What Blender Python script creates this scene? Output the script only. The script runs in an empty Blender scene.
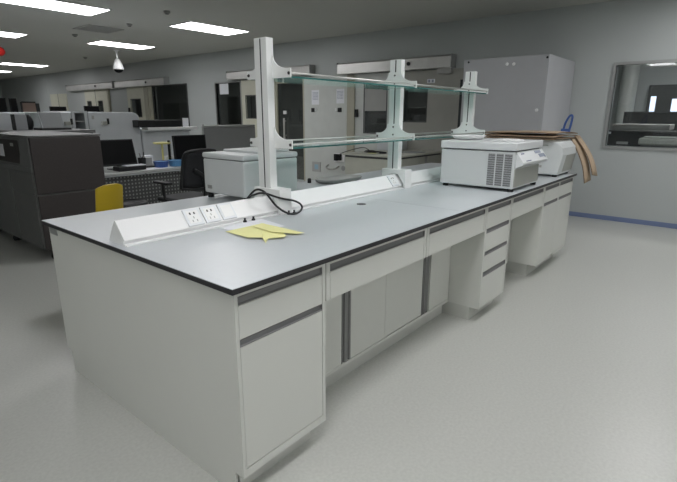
import bpy, bmesh, math, random
from mathutils import Vector, Matrix
random.seed(4)
S = bpy.context.scene
COL = S.collection
PI = math.pi

# ------------------------------------------------------------------ camera, world, lamps, exposure
cd = bpy.data.cameras.new('camera'); cam = bpy.data.objects.new('camera', cd); COL.objects.link(cam)
r_ = Vector((0.63903, -0.769176, 0.003055)); u_ = Vector((0.195857, 0.166557, 0.966384)); f_ = Vector((0.743828, 0.61695, -0.257083))
m4 = Matrix(((r_.x, u_.x, -f_.x, -0.885186), (r_.y, u_.y, -f_.y, -1.17704), (r_.z, u_.z, -f_.z, 1.394247), (0, 0, 0, 1)))
cam.matrix_world = m4
cd.sensor_width = 36; cd.lens = 475.124 / 677 * 36; cd.clip_start = 0.05; cd.clip_end = 100
S.camera = cam
w = bpy.data.worlds.new('world'); S.world = w; w.use_nodes = True
w.node_tree.nodes['Background'].inputs[0].default_value = (0.6, 0.65, 0.7, 1)
w.node_tree.nodes['Background'].inputs[1].default_value = 0.0
S.view_settings.view_transform = 'Standard'; S.view_settings.look = 'None'
S.view_settings.gamma = 1; S.view_settings.use_curve_mapping = False
S.view_settings.exposure = 0.70
LAMP = 7.0          # emission of the ceiling panels
NEXT_FILL = 7.0     # the added, unseen lamp that brightens the next room
# centre x, centre y of the ceiling panels (1.16 x 0.62 m); those in the photo first
PANELS = [(2.05, 6.19, 'rectangular ceiling light nearest the upper left corner of the photo'),
          (4.43, 6.07, 'rectangular ceiling light nearest the tall post of the shelf rack'),
          (2.10, 9.50, 'rectangular ceiling light cut by the left edge, just above the red canister'),
          (4.46, 9.20, 'rectangular ceiling light just above the hanging dome camera'),
          (4.66, 15.60, 'long narrow ceiling light below the red canister at the left edge'),
          (4.66, 18.80, 'farthest and lowest ceiling light, a sliver at the left edge')]
HIDDEN_PANELS = [(2.05, 2.75), (2.05, -0.5), (-0.4, -0.5), (-2.8, 0.9), (-2.8, -2.4), (5.1, -0.95), (2.05, -3.6), (-0.4, -3.6)]

# ------------------------------------------------------------------ materials
def mat(name, col, rough=0.5, metal=0.0, var=0.03, scale=6.0, bump=0.0, bscale=60.0, spec=0.5, emit=None, coat=0.0):
    m = bpy.data.materials.new(name); m.use_nodes = True
    nt = m.node_tree; b = nt.nodes['Principled BSDF']
    b.inputs['Roughness'].default_value = rough; b.inputs['Metallic'].default_value = metal
    b.inputs['Specular IOR Level'].default_value = spec; b.inputs['Coat Weight'].default_value = coat
    tc = nt.nodes.new('ShaderNodeTexCoord'); n = nt.nodes.new('ShaderNodeTexNoise')
    n.inputs['Scale'].default_value = scale; n.inputs['Detail'].default_value = 4
    nt.links.new(tc.outputs['Object'], n.inputs['Vector'])
    r = nt.nodes.new('ShaderNodeValToRGB')
    r.color_ramp.elements[0].position = 0.3; r.color_ramp.elements[1].position = 0.7
    r.color_ramp.elements[0].color = [c * (1 - var) for c in col] + [1]
    r.color_ramp.elements[1].color = [min(1, c * (1 + var)) for c in col] + [1]
    nt.links.new(n.outputs['Fac'], r.inputs[0]); nt.links.new(r.outputs[0], b.inputs['Base Color'])
    if bump:
        n2 = nt.nodes.new('ShaderNodeTexNoise'); n2.inputs['Scale'].default_value = bscale
        nt.links.new(tc.outputs['Object'], n2.inputs['Vector'])
        bp = nt.nodes.new('ShaderNodeBump'); bp.inputs['Strength'].default_value = bump; bp.inputs['Distance'].default_value = 0.002
        nt.links.new(n2.outputs['Fac'], bp.inputs['Height']); nt.links.new(bp.outputs[0], b.inputs['Normal'])
    if emit:
        b.inputs['Emission Color'].default_value = (*emit[0], 1); b.inputs['Emission Strength'].default_value = emit[1]
    return m

def glass_mat(name, tint, refl=1.0, rough=0.02, haze=0, haze_col=(.5, .72, .68)):
    m = bpy.data.materials.new(name); m.use_nodes = True; nt = m.node_tree
    for n in list(nt.nodes): nt.nodes.remove(n)
    o = nt.nodes.new('ShaderNodeOutputMaterial'); mx = nt.nodes.new('ShaderNodeMixShader')
    t = nt.nodes.new('ShaderNodeBsdfTransparent'); g = nt.nodes.new('ShaderNodeBsdfGlossy')
    t.inputs[0].default_value = (*tint, 1); g.inputs['Roughness'].default_value = rough
    g.inputs[0].default_value = (refl, refl, refl, 1)
    fr = nt.nodes.new('ShaderNodeFresnel'); 
    ge = nt.nodes.new('ShaderNodeNewGeometry'); io = nt.nodes.new('ShaderNodeMix')     # thin pane: the same reflectance on both faces
    io.inputs[2].default_value = 1.5; io.inputs[3].default_value = 1 / 1.5
    nt.links.new(ge.outputs['Backfacing'], io.inputs[0]); nt.links.new(io.outputs[0], fr.inputs[0])
    base = t
    if haze:
        df = nt.nodes.new('ShaderNodeBsdfDiffuse'); tl = nt.nodes.new('ShaderNodeBsdfTranslucent'); ad = nt.nodes.new('ShaderNodeMixShader'); m2 = nt.nodes.new('ShaderNodeMixShader')
        for n in (df, tl): n.inputs[0].default_value = (*haze_col, 1)
        ad.inputs[0].default_value = .5; nt.links.new(df.outputs[0], ad.inputs[1]); nt.links.new(tl.outputs[0], ad.inputs[2])
        m2.inputs[0].default_value = haze; nt.links.new(t.outputs[0], m2.inputs[1]); nt.links.new(ad.outputs[0], m2.inputs[2]); base = m2
    nt.links.new(fr.outputs[0], mx.inputs[0]); nt.links.new(base.outputs[0], mx.inputs[1]); nt.links.new(g.outputs[0], mx.inputs[2])
    nt.links.new(mx.outputs[0], o.inputs[0])
    return m

def perforated_mat(name, base, dot, pitch=0.05, rad=0.011):
    """a grid of round holes across a panel lying in the x-z plane"""
    m = mat(name, base, 0.5); nt = m.node_tree; b = nt.nodes['Principled BSDF']
    tc = nt.nodes.new('ShaderNodeTexCoord'); sep = nt.nodes.new('ShaderNodeSeparateXYZ')
    nt.links.new(tc.outputs['Object'], sep.inputs[0])
    def math_(op, a, b_=None):
        n = nt.nodes.new('ShaderNodeMath'); n.operation = op
        for i, v in enumerate((a, b_)):
            if v is None: continue
            if isinstance(v, (int, float)): n.inputs[i].default_value = v
            else: nt.links.new(v, n.inputs[i])
        return n.outputs[0]
    def cell(s): return math_('ABSOLUTE', math_('SUBTRACT', math_('FRACT', math_('DIVIDE', s, pitch)), 0.5))
    cx, cz = cell(sep.outputs[0]), cell(sep.outputs[2])
    d = math_('SQRT', math_('ADD', math_('MULTIPLY', cx, cx), math_('MULTIPLY', cz, cz)))
    inside = math_('LESS_THAN', d, rad / pitch)
    mix = nt.nodes.new('ShaderNodeMix'); mix.data_type = 'RGBA'
    mix.inputs[6].default_value = (*base, 1); mix.inputs[7].default_value = (*dot, 1)
    nt.links.new(inside, mix.inputs[0]); nt.links.new(mix.outputs[2], b.inputs['Base Color'])
    return m

M = {
 'wall': mat('wall_panel_paint', (.46, .49, .485), .42, var=.02, scale=.6, bump=.03, bscale=30),
 'ceiling': mat('ceiling_paint', (.52, .525, .49), .6, var=.03, scale=.5),
 'floor': mat('vinyl_floor', (.49, .50, .47), .33, var=.06, scale=70, bump=.04, bscale=25),
 'skirt': mat('blue_skirting', (.17, .22, .37), .5),
 'cab': mat('cabinet_laminate', (.66, .672, .63), .42, var=.015, scale=2),
 'cabdark': mat('cabinet_inside', (.45, .45, .41), .6),
 'plinth': mat('plinth_grey', (.58, .59, .55), .5),
 'lam': mat('worktop_laminate', (.52, .555, .575), .32, var=.012, scale=40),
 'black': mat('black_core', (.022, .022, .025), .45),
 'handle': mat('anodised_handle', (.25, .25, .25), .42, metal=.35, var=.05),
 'white': mat('white_powder_coat', (.84, .855, .845), .4, var=.01),
 'plate': mat('socket_plastic', (.74, .77, .80), .35, var=.01),
 'whitep': mat('white_plastic', (.82, .83, .83), .3, var=.01),
 'raceway': mat('raceway_aluminium', (.87, .88, .88), .32, var=.01),
 'dark': mat('dark_slot', (.015, .02, .022), .6),
 'steel': mat('brushed_steel', (.62, .62, .60), .38, metal=.75, var=.08, scale=3),
 'screw': mat('screw_metal', (.10, .10, .10), .4, metal=.8),
 'edge': mat('glass_edge', (.05, .17, .16), .15, var=.05),
 'cable': mat('black_cable', (.012, .012, .014), .4),
 'paperw': mat('white_paper', (.78, .80, .84), .7),
 'papery': mat('yellow_paper', (.80, .785, .36), .7, var=.03),
 'instr': mat('instrument_shell', (.66, .69, .69), .4, var=.01),
 'instrl': mat('instrument_lid', (.72, .745, .75), .28, var=.01),
 'instrd': mat('instrument_recess', (.38, .39, .355), .5),
 'grille': mat('vent_grille', (.36, .37, .38), .6, var=.25, scale=120),
 'card': mat('corrugated_cardboard', (.47, .36, .25), .8, var=.1, scale=8),
 'cardedge': mat('cardboard_edge', (.20, .14, .09), .85, var=.3, scale=80),
 'bluep': mat('blue_plastic', (.04, .10, .32), .4),
 'bluel': mat('light_blue_plastic', (.10, .27, .50), .4),
 'tall': mat('grey_cabinet_paint', (.46, .47, .49), .38, var=.02),
 'brown': mat('brown_grey_panel', (.028, .023, .022), .6, var=.25, scale=120),
 'ang': mat('grey_side_panel', (.125, .128, .125), .5),
 'angd': mat('grey_top_frame', (.14, .145, .142), .5),
 'yellow': mat('yellow_plastic', (.46, .33, .010), .45),
 'yel2': mat('pale_yellow_plastic', (.66, .62, .25), .5),
 'blackp': mat('black_plastic', (.012, .013, .014), .5, spec=.35),
 'screen': mat('screen_glass', (.005, .0055, .006), .55, spec=.10),
 'mesh': mat('chair_mesh', (.012, .013, .016), .8, var=.4, scale=150),
 'desk': mat('desk_laminate', (.34, .355, .345), .45),
 'beige': mat('beige_door', (.60, .60, .50), .5),
 'beiged': mat('taupe_door', (.37, .37, .335), .5),
 'jamb': mat('door_jamb', (.40, .39, .31), .5),
 'leaf': mat('white_door', (.56, .585, .56), .45),
 'alu': mat('window_aluminium', (.36, .37, .365), .4, metal=.4),
 'darkframe': mat('dark_frame', (.06, .065, .065), .45),
 'red': mat('red_plastic', (.60, .02, .015), .4),
 'analyser': mat('analyser_white', (.60, .63, .65), .4),
 'greyscreen': mat('grey_screen', (.32, .335, .345), .5),
 'greypart': mat('grey_partition', (.20, .205, .205), .6),
 'brownboard': mat('brown_board', (.19, .135, .11), .7),
 'counterbeige': mat('counter_beige', (.52, .53, .46), .45),
 'print': mat('printed_ink', (.30, .34, .42), .7),
 'ink': mat('dark_ink', (.06, .08, .18), .6),
 'frost': mat('grey_film', (.40, .405, .39), .6),
 'room': mat('dim_room_paint', (.30, .31, .31), .7),
 'panel': mat('lamp_diffuser', (.9, .9, .9), .5, emit=((1.0, .985, 1.0), LAMP)),
 'panel3': mat('corridor_fill_lamp', (.9, .9, .9), .5, emit=((1.0, .99, .97), 8.0)),
 'panel2': mat('next_room_fill_lamp', (.9, .9, .9), .5, emit=((1.0, .97, .97), NEXT_FILL)),
 'daylight': mat('daylit_pane', (.7, .8, .9), .3, emit=((.72, .82, 1.0), 1.0)),
 'lampframe': mat('lamp_frame', (.7, .7, .7), .5),
 'glass': glass_mat('shelf_glass', (.84, .94, .92), haze=.75, haze_col=(.58, .80, .75)),
 'pane': glass_mat('window_glass', (.88, .90, .90)),
 'darkpane': glass_mat('tinted_window_glass', (.55, .565, .56)),
}
M['perf'] = perforated_mat('perforated_sheet', (.05, .053, .053), (.24, .25, .24), .042, .010)

# ------------------------------------------------------------------ mesh helpers
class MB:
    def __init__(s): s.bm = bmesh.new()
    def box(s, x0, x1, y0, y1, z0, z1):
        v = [s.bm.verts.new((x, y, z)) for x in (x0, x1) for y in (y0, y1) for z in (z0, z1)]
        for f in ((0, 1, 3, 2), (4, 6, 7, 5), (0, 4, 5, 1), (2, 3, 7, 6), (0, 2, 6, 4), (1, 5, 7, 3)):
            s.bm.faces.new([v[i] for i in f])
        return s
    def prism(s, poly, axis, a, b):
        """poly in the two other axes (x,y,z order), swept along axis from a to b"""
        def P(p, t):
            q = list(p); q.insert(axis, t); return q
        va = [s.bm.verts.new(P(p, a)) for p in poly]; vb = [s.bm.verts.new(P(p, b)) for p in poly]
        n = len(poly); s.bm.faces.new(va); s.bm.faces.new(vb[::-1])
        for i in range(n): s.bm.faces.new((va[i], vb[i], vb[(i + 1) % n], va[(i + 1) % n]))
        return s
    def lathe(s, prof, c=(0, 0, 0), n=24, axis=2):
        """prof: (radius, height) pairs turned about a vertical axis through c"""
        rings = []
        for r, h in prof:
            ring = []
            for i in range(n):
                a = 2 * PI * i / n; p = [r * math.cos(a), r * math.sin(a)]; p.insert(axis, h)
                ring.append(s.bm.verts.new([p[k] + c[k] for k in range(3)]))
            rings.append(ring)
        for a, b in zip(rings, rings[1:]):
            for i in range(n): s.bm.faces.new((a[i], a[(i + 1) % n], b[(i + 1) % n], b[i]))
        s.bm.faces.new(rings[0][::-1]); s.bm.faces.new(rings[-1])
        return s
    def tube(s, pts, r, n=8, smooth=True):
        pts = [Vector(p) for p in pts]
        if smooth and len(pts) > 2:
            out = []
            for i in range(len(pts) - 1):
                p0 = pts[max(i - 1, 0)]; p1 = pts[i]; p2 = pts[i + 1]; p3 = pts[min(i + 2, len(pts) - 1)]
                for k in range(6):
                    t = k / 6
                    out.append(.5 * ((2 * p1) + (p2 - p0) * t + (2 * p0 - 5 * p1 + 4 * p2 - p3) * t * t + (3 * p1 - p0 - 3 * p2 + p3) * t ** 3))
            pts = out + [pts[-1]]
        rings = []; prev = None
        for i, p in enumerate(pts):
            d = (pts[min(i + 1, len(pts) - 1)] - pts[max(i - 1, 0)]).normalized()
            if prev is None: prev = d.orthogonal().normalized()
            a = (prev - d * prev.dot(d)).normalized(); prev = a; b = d.cross(a)
            rings.append([s.bm.verts.new(p + a * r * math.cos(2 * PI * k / n) + b * r * math.sin(2 * PI * k / n)) for k in range(n)])
        for a, b in zip(rings, rings[1:]):
            for i in range(n): s.bm.faces.new((a[i], a[(i + 1) % n], b[(i + 1) % n], b[i]))
        s.bm.faces.new(rings[0][::-1]); s.bm.faces.new(rings[-1])
        return s
    def build(s, name, m, parent=None, bevel=0.0, smooth=False, kind=None, seg=2, local=False):
        bm = s.bm; bmesh.ops.recalc_face_normals(bm, faces=bm.faces)
        if parent is not None:
            off = Vector((0, 0, 0)) if local else ORG[parent.name]
        elif kind == 'structure' or local: off = Vector((0, 0, 0))
        else:
            lo = [min(v.co[k] for v in bm.verts) for k in range(3)]; hi = [max(v.co[k] for v in bm.verts) for k in range(3)]
            off = Vector(((lo[0] + hi[0]) / 2, (lo[1] + hi[1]) / 2, lo[2]))
        for v in bm.verts: v.co -= off
        me = bpy.data.meshes.new(name); bm.to_mesh(me); bm.free()
        o = bpy.data.objects.new(name, me); COL.objects.link(o)
        for mm in (m if isinstance(m, (list, tuple)) else [m]): me.materials.append(mm)
        if smooth: 
            for p in me.polygons: p.use_smooth = True
        if parent is not None: o.parent = parent
        else: o.location = off
        ORG[o.name] = off
        if bevel:
            bv = o.modifiers.new('bevel', 'BEVEL'); bv.width = bevel; bv.segments = seg; bv.limit_method = 'ANGLE'; bv.angle_limit = math.radians(35)
        if kind: o['kind'] = kind
        return o
ORG = {}
def box(*a): return MB().box(*a)
def thing(name, label, cat, loc=(0, 0, 0), rz=0, group=None):
    o = bpy.data.objects.new(name, None); COL.objects.link(o); o.empty_display_size = .1
    o.location = loc; o.rotation_euler = (0, 0, rz); ORG[o.name] = Vector(loc)
    return tag(o, label, cat, group)
def tag(o, label, cat, group=None):
    o['label'] = label; o['category'] = cat
    if group: o['group'] = group
    return o
def struct(name, mb, m, parent=None, bevel=0): return mb.build(name, m, parent, bevel, kind='structure')
def copy_tree(o, parent=None):
    c = o.copy(); COL.objects.link(c); c.parent = parent
    for ch in list(o.children): copy_tree(ch, c)
    return c

# ------------------------------------------------------------------ the room
XW, ZC, YL, YR, XF = 6.41, 2.80, 24.0, -5.2, -4.6
struct('floor', box(XF, 11.0, YR, YL, -.1, 0), M['floor'])
struct('ceiling', box(XF, 11.0, YR, YL, ZC, ZC + .1), M['ceiling'])
def wall_with_holes(x0, x1, y0, y1, z0, z1, holes):
    mb = MB(); ys = sorted({y0, y1} | {h[0] for h in holes} | {h[1] for h in holes})
    for a, b in zip(ys, ys[1:]):
        hs = sorted((h[2], h[3]) for h in holes if h[0] <= a + 1e-6 and h[1] >= b - 1e-6); z = z0
        for c, d in hs:
            if c > z: mb.box(x0, x1, a, b, z, c)
            z = d
        if z < z1: mb.box(x0, x1, a, b, z, z1)
    return mb
HOLES = [(-2.3, .22, 1.0, 2.02), (2.96, 3.40, 1.29, 1.80), (3.76, 4.24, 1.08, 1.85), (5.78, 6.56, .05, 2.02), (7.25, 7.57, 1.32, 1.79),
         (7.78, 8.70, .98, 2.10), (9.92, 11.54, 1.0, 2.12), (12.21, 12.76, 1.32, 1.80), (14.56, 14.86, 1.3, 1.78), (15.35, 15.63, 1.3, 1.78)]
struct('wall_back', wall_with_holes(XW, XW + .1, YR, YL, 0, ZC, HOLES), M['wall'])
struct('wall_left', box(XF, 11, YL, YL + .1, 0, ZC), M['wall'])
struct('wall_right', box(XF, 11, YR - .1, YR, 0, ZC), M['wall'])
struct('wall_front', box(XF - .1, XF, YR, YL, 0, ZC), M['wall'])
struct('wall_far', box(11, 11.1, YR, YL, 0, ZC), M['room'])
struct('wall_partition', box(XW + .1, 11, 1.75, 1.85, 0, ZC), M['room'])
struct('baseboard_back', box(XW - .012, XW, YR, 4.44, 0, .062), M['skirt'])
struct('trim_1', box(XW - .008, XW, 18.9, 19.5, 0, ZC), M['wall'])

def window(n, y0, y1, z0, z1, fr, m_fr, m_gl):
    f = struct('window_%d' % n, box(XW - .02, XW + .06, y0 - fr, y0, z0 - fr, z1 + fr).box(XW - .02, XW + .06, y1, y1 + fr, z0 - fr, z1 + fr)
               .box(XW - .02, XW + .06, y0, y1, z0 - fr, z0).box(XW - .02, XW + .06, y0, y1, z1, z1 + fr), m_fr)
    struct('window_glass', box(XW + .015, XW + .021, y0, y1, z0, z1), m_gl, f)
    return f
window(1, -2.3, .22, 1.0, 2.02, .035, M['alu'], M['pane'])
window(2, 7.78, 8.70, .98, 2.10, .03, M['alu'], M['darkpane'])
window(3, 9.92, 11.54, 1.0, 2.12, .03, M['darkframe'], M['darkpane'])

def door(n, y0, y1, z1, m, win=None, knob=None, jamb=None, seam=None):
    d = struct('door_%d' % n, box(XW - .03, XW, y0, y1, 0, z1) if not win else
               wall_with_holes(XW - .03, XW, y0, y1, 0, z1, win), m)
    for wv in (win or []):
        struct('door_window', box(XW - .018, XW - .012, wv[0], wv[1], wv[2], wv[3]), M['darkpane'], d)
        b = .02
        struct('door_window_frame', box(XW - .034, XW - .03, wv[0] - b, wv[0], wv[2] - b, wv[3] + b).box(XW - .034, XW - .03, wv[1], wv[1] + b, wv[2] - b, wv[3] + b)
               .box(XW - .034, XW - .03, wv[0], wv[1], wv[2] - b, wv[2]).box(XW - .034, XW - .03, wv[0], wv[1], wv[3], wv[3] + b), M['darkframe'], d)
    for a, b in (jamb or []):
        struct('door_jamb', box(XW - .06, XW, a, b, 0, z1), M['jamb'], d)
    if knob: struct('door_handle', box(XW - .07, XW - .03, knob[0] - .03, knob[0] + .03, knob[1] - .07, knob[1] + .07), M['blackp'], d)
    if seam: struct('door_seam', box(XW - .033, XW - .03, seam - .012, seam + .012, 0, z1), M['darkframe'], d)
    return d
d1 = door(1, 3.52, 4.46, 2.10, M['leaf'], [(3.76, 4.24, 1.08, 1.85)], (4.41, 1.42), [(4.46, 4.63)])
struct('window_film', box(XW - .026, XW - .02, 3.76, 4.24, 1.46, 1.85), M['frost'], d1)
door(2, 2.30, 3.50, 2.10, M['beiged'], [(2.96, 3.40, 1.29, 1.80)])
d3 = door(3, 4.66, 5.76, 2.12, M['leaf'])
d4 = struct('door_4', box(XW - .03, XW + .03, 6.56, 6.62, 0, 2.06).box(XW - .03, XW + .03, 5.76, 6.62, 2.02, 2.06).box(XW - .03, XW + .03, 5.76, 5.80, 0, 2.02), M['jamb'])
struct('door_window', box(XW + .0, XW + .008, 5.80, 6.56, .05, 2.02), M['darkpane'], d4)
struct('door_handle', MB().tube([(XW - .05, 6.34, .9), (XW - .05, 6.34, 1.32)], .022).box(XW - .05, XW, 6.33, 6.35, .95, .97).box(XW - .05, XW, 6.33, 6.35, 1.25, 1.27), M['steel'], d4)
struct('door_lock', box(XW - .03, XW, 6.31, 6.38, 1.40, 1.47), M['whitep'], d4)
door(5, 6.64, 7.72, 2.13, M['beige'], [(7.25, 7.57, 1.32, 1.79)])
door(6, 11.95, 12.95, 2.13, M['beige'], [(12.21, 12.76, 1.32, 1.80)], (12.87, 1.50), [(11.58, 11.72), (11.76, 11.95)])
door(7, 14.15, 15.78, 2.13, M['beige'], [(14.56, 14.86, 1.3, 1.78), (15.35, 15.63, 1.3, 1.78)], None, [(14.07, 14.15)], 15.0)
door(8, 17.25, 18.65, 2.08, M['beige'], None, None, None, 17.95)

for a, b, z0, z1, lab in ((2.48, 4.80, 2.115, 2.31, 'long brushed steel sliding door rail box on the wall left of the tall grey cabinet'),
                     (5.48, 8.08, 2.15, 2.33, 'brushed steel sliding door rail box passing behind the nearest shelf post'),
                     (10.68, 13.40, 2.14, 2.33, 'brushed steel sliding door rail box above the wide dark window'),
                     (13.52, 16.85, 2.14, 2.33, 'farthest brushed steel sliding door rail box, left of the one above the dark window')):
    t = thing('door_rail_box', lab, 'door rail', (XW - .02, (a + b) / 2, z0), group='steel sliding door rail boxes on the back wall')
    MB().prism([(XW, z0), (XW, z1), (XW - .12, z1), (XW - .16, z1 - .03), (XW - .16, z0)], 1, a + .012, b - .012).build('cover', M['steel'], t)
    box(XW - .165, XW, a, a + .012, z0 - .002, z1 + .002).build('end_cap', M['alu'], t); box(XW - .165, XW, b - .012, b, z0 - .002, z1 + .002).build('end_cap', M['alu'], t)
    k = a + (b - a) * .33
    MB().lathe([(.03, 0), (.03, .02), (.012, .028)], (XW - .19, k, z0 + .09), 12, 0).build('motion_sensor', M['blackp'], t)

# behind the right window: the next room, brightened by an added, unseen lamp
t = thing('added_ceiling_lamp', 'added unseen ceiling lamp brightening the next room behind the right window', 'lamp', (8.0, -.9, ZC - .05))
box(7.7, 8.3, -2.2, .2, ZC - .05, ZC).build('housing', M['lampframe'], t); box(7.72, 8.28, -2.18, .18, ZC - .054, ZC - .05).build('diffuser', M['panel2'], t)
struct('wall_inner', box(10.0, 10.08, -5.1, 1.75, 0, ZC), M['wall'])
for yy in (4.5, 10.5, 15.5):  # added, unseen lamps that brighten what shows through the dark panes
    t = thing('corridor_fill_lamp', 'added unseen lamp brightening the corridor behind the windows', 'lamp', (8.6, yy, ZC - .05), group='added corridor lamps behind the back wall')
    box(8.3, 8.9, yy - .7, yy + .7, ZC - .05, ZC).build('housing', M['lampframe'], t); box(8.33, 8.87, yy - .67, yy + .67, ZC - .054, ZC - .05).build('diffuser', M['panel3'], t)
for x, y, wd, ht, l in ((8.2, 13.6, 1.0, 1.75, 'tall grey cupboard dimly seen through the wide dark window'), (8.4, 10.6, .5, 1.9, 'grey cupboard dimly seen through the window with the taped notice'), (8.6, 4.6, 1.2, 1.55, 'low grey cupboard dimly seen through the sliding door windows')):
    t = thing('corridor_cupboard', l, 'cupboard', (x, y, 0), group='cupboards in the dark corridor')
    box(x, x + .5, y - wd / 2, y + wd / 2, .08, ht).build('body', M['ang'], t, .01); box(x + .02, x + .48, y - wd / 2 + .02, y + wd / 2 - .02, 0, .08).build('plinth', M['darkframe'], t)
    box(x - .02, x, y - wd / 2 + .01, y - .005, .1, ht - .02).build('door', M['ang'], t); box(x - .02, x, y + .005, y + wd / 2 - .01, .1, ht - .02).build('door', M['ang'], t)
t = thing('dark_cabinet', 'wide dark cabinet with small labels, behind the lower left of the right window', 'cabinet', (7.0, -.55, 0))
box(6.8, 7.35, -1.6, .325, .05, 1.195).build('body', M['blackp'], t, .01)
box(6.796, 6.8, .245, .31, 1.145, 1.175).build('label_plate', M['paperw'], t); box(6.796, 6.8, .02, .16, 1.01, 1.045).build('label_plate', M['frost'], t)
t = thing('printer', 'pale grey printer standing behind the right window', 'printer', (6.7, -.45, 0))
box(6.56, 6.79, -.80, -.16, .0, 1.02).build('stand', M['darkframe'], t, .01)
box(6.56, 6.79, -.80, -.13, 1.021, 1.11).build('body', M['instrd'], t, .02); box(6.58, 6.77, -.74, -.18, 1.11, 1.13).build('lid', M['frost'], t, .01)
t = thing('desk_screen', 'low dark partition screen behind the printer in the next room', 'screen', (8.3, -1.0, 0))
box(8.2, 8.26, -2.6, .36, .0, 1.44).build('panel', M['blackp'], t, .01); box(8.19, 8.27, -2.6, .36, 1.44, 1.455).build('top_rail', M['darkframe'], t)
t = thing('grey_table', 'grey worktop between the dark cabinet and the dark screen in the next room', 'table', (7.8, -.8, 0))
box(7.5, 8.1, -.36, .37, 1.19, 1.27).build('tabletop', M['frost'], t, .01)
for a in (-.3, .3):
    for b in (7.56, 8.04): box(b - .03, b + .03, a - .03, a + .03, 0, 1.19).build('leg', M['alu'], t)
f = struct('window_4', box(9.94, 10.0, -1.4, .26, .9, 1.90).box(9.92, 10.0, .26, .30, .86, 1.94).box(9.92, 10.0, -1.4, .26, 1.90, 1.94), M['darkframe'])
struct('window_glass', box(9.932, 9.94, .165, .25, 1.30, 1.74), M['daylight'], f)
struct('window_glass', box(9.932, 9.94, -.60, -.085, 1.30, 1.69), M['daylight'], f)
struct('trim_2', MB().lathe([(.14, 0), (.14, ZC)], (9.8, .62, 0), 24), M['leaf'])

# ------------------------------------------------------------------ ceiling
def panel(x, y, label, group):
    t = thing('ceiling_light', label, 'ceiling light', (x, y, ZC - .012), group=group)
    box(x - .60, x + .60, y - .33, y - .31, ZC - .012, ZC).box(x - .60, x + .60, y + .31, y + .33, ZC - .012, ZC).box(x - .60, x - .58, y - .31, y + .31, ZC - .012, ZC).box(x + .58, x + .60, y - .31, y + .31, ZC - .012, ZC).build('frame', M['lampframe'], t)
    box(x - .58, x + .58, y - .31, y + .31, ZC - .008, ZC).build('diffuser', M['panel'], t)
for x, y, l in PANELS: panel(x, y, l, 'lit ceiling lights in view')
for x, y in HIDDEN_PANELS: panel(x, y, 'lit rectangular ceiling light outside the frame of the photo', 'ceiling lights beyond the frame')
t = thing('surveillance_camera', 'white dome camera hanging on a stem below the ceiling', 'camera', (4.79, 10.13, 2.31))
MB().tube([(4.79, 10.13, 2.58), (4.79, 10.13, ZC)], .022).lathe([(.06, 0), (.06, .02)], (4.79, 10.13, ZC - .02), 16).build('stem', M['whitep'], t, smooth=False)
MB().lathe([(.05, .30), (.075, .24), (.095, .19), (.115, .12), (.12, .08), (.11, .07)], (4.79, 10.13, 2.31), 24).build('housing', M['whitep'], t, smooth=True)
MB().lathe([(.02, 0), (.06, .012), (.09, .04), (.10, .072)], (4.79, 10.13, 2.31), 24).build('dome', M['screen'], t, smooth=True)
t = thing('ceiling_vent', 'square louvred air vent flush in the ceiling', 'vent', (3.25, 7.6, ZC - .012))
box(2.95, 3.55, 7.3, 7.33, ZC - .012, ZC).box(2.95, 3.55, 7.87, 7.9, ZC - .012, ZC).box(2.95, 2.98, 7.33, 7.87, ZC - .012, ZC).box(3.52, 3.55, 7.33, 7.87, ZC - .012, ZC).build('frame', M['frost'], t)
mb = MB()
for k in range(9):
    yy = 7.36 + k * .06; mb.box(2.98, 3.52, yy, yy + .028, ZC - .009, ZC - .001)
mb.build('louvre', M['frost'], t)
for x, y, l in ((3.35, 6.74, 'small round detector on the ceiling beside the air vent, nearer the front'), (3.25, 8.55, 'small round detector on the ceiling left of the air vent'),
                (3.2, 5.38, 'small dark ceiling detector nearest the top edge of the photo'), (4.97, 12.16, 'tiny ceiling detector left of the hanging dome camera')):
    t = thing('smoke_detector', l, 'detector', (x, y, ZC - .035), group='ceiling detectors')
    MB().lathe([(.025, 0), (.042, .012), (.046, .035)], (x, y, ZC - .035), 16).build('cover', M['frost'], t, smooth=True)
    MB().lathe([(.02, -.006), (.03, 0)], (x, y, ZC - .035), 12).build('sensor', M['darkframe'], t)
t = thing('hanging_canister', 'red rounded canister hanging from the ceiling at the left edge', 'canister', (2.6, 10.5, 2.50))
MB().lathe([(.03, 0), (.08, .02), (.115, .06), (.12, .10), (.10, .15), (.05, .185)], (2.56, 10.5, 2.50), 24).build('shell', M['red'], t, smooth=True)
MB().tube([(2.56, 10.5, 2.68), (2.56, 10.5, ZC)], .012).build('hanger', M['steel'], t)

# ------------------------------------------------------------------ island bench: cabinets
H, TH = .85, .022
ZT = H - TH - .003
def channel(x0, x1, z0, z1, yf, parent, name='handle'):
    """recessed pull along x: a C profile with end caps"""
    d = .019
    pr = [(yf, z1), (yf + d, z1), (yf + d, z0), (yf, z0), (yf, z0 + .003), (yf + .006, z0 + .005), (yf + .010, z1 - .007), (yf + .008, z1 - .002), (yf, z1 - .002)]
    mb = MB().prism(pr, 0, x0, x1); mb.box(x0 - .002, x0, yf, yf + d, z0, z1); mb.box(x1, x1 + .002, yf, yf + d, z0, z1)
    return mb.build(name, M['handle'], parent)
def vchannel(x0, x1, z0, z1, yf, parent):
    d = .018
    pr = [(x0, yf), (x0, yf + d), (x1, yf + d), (x1, yf), (x1 - .010, yf), (x1 - .014, yf + .008), (x1 - .036, yf + .008), (x1 - .038, yf + .001), (x1 - .050, yf + .001), (x1 - .052, yf + .009), (x0 + .005, yf + .009), (x0 + .003, yf)]
    mb = MB().prism(pr, 2, z0, z1)
    return mb.build('handle', M['handle'], parent)
YF = .02
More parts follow.
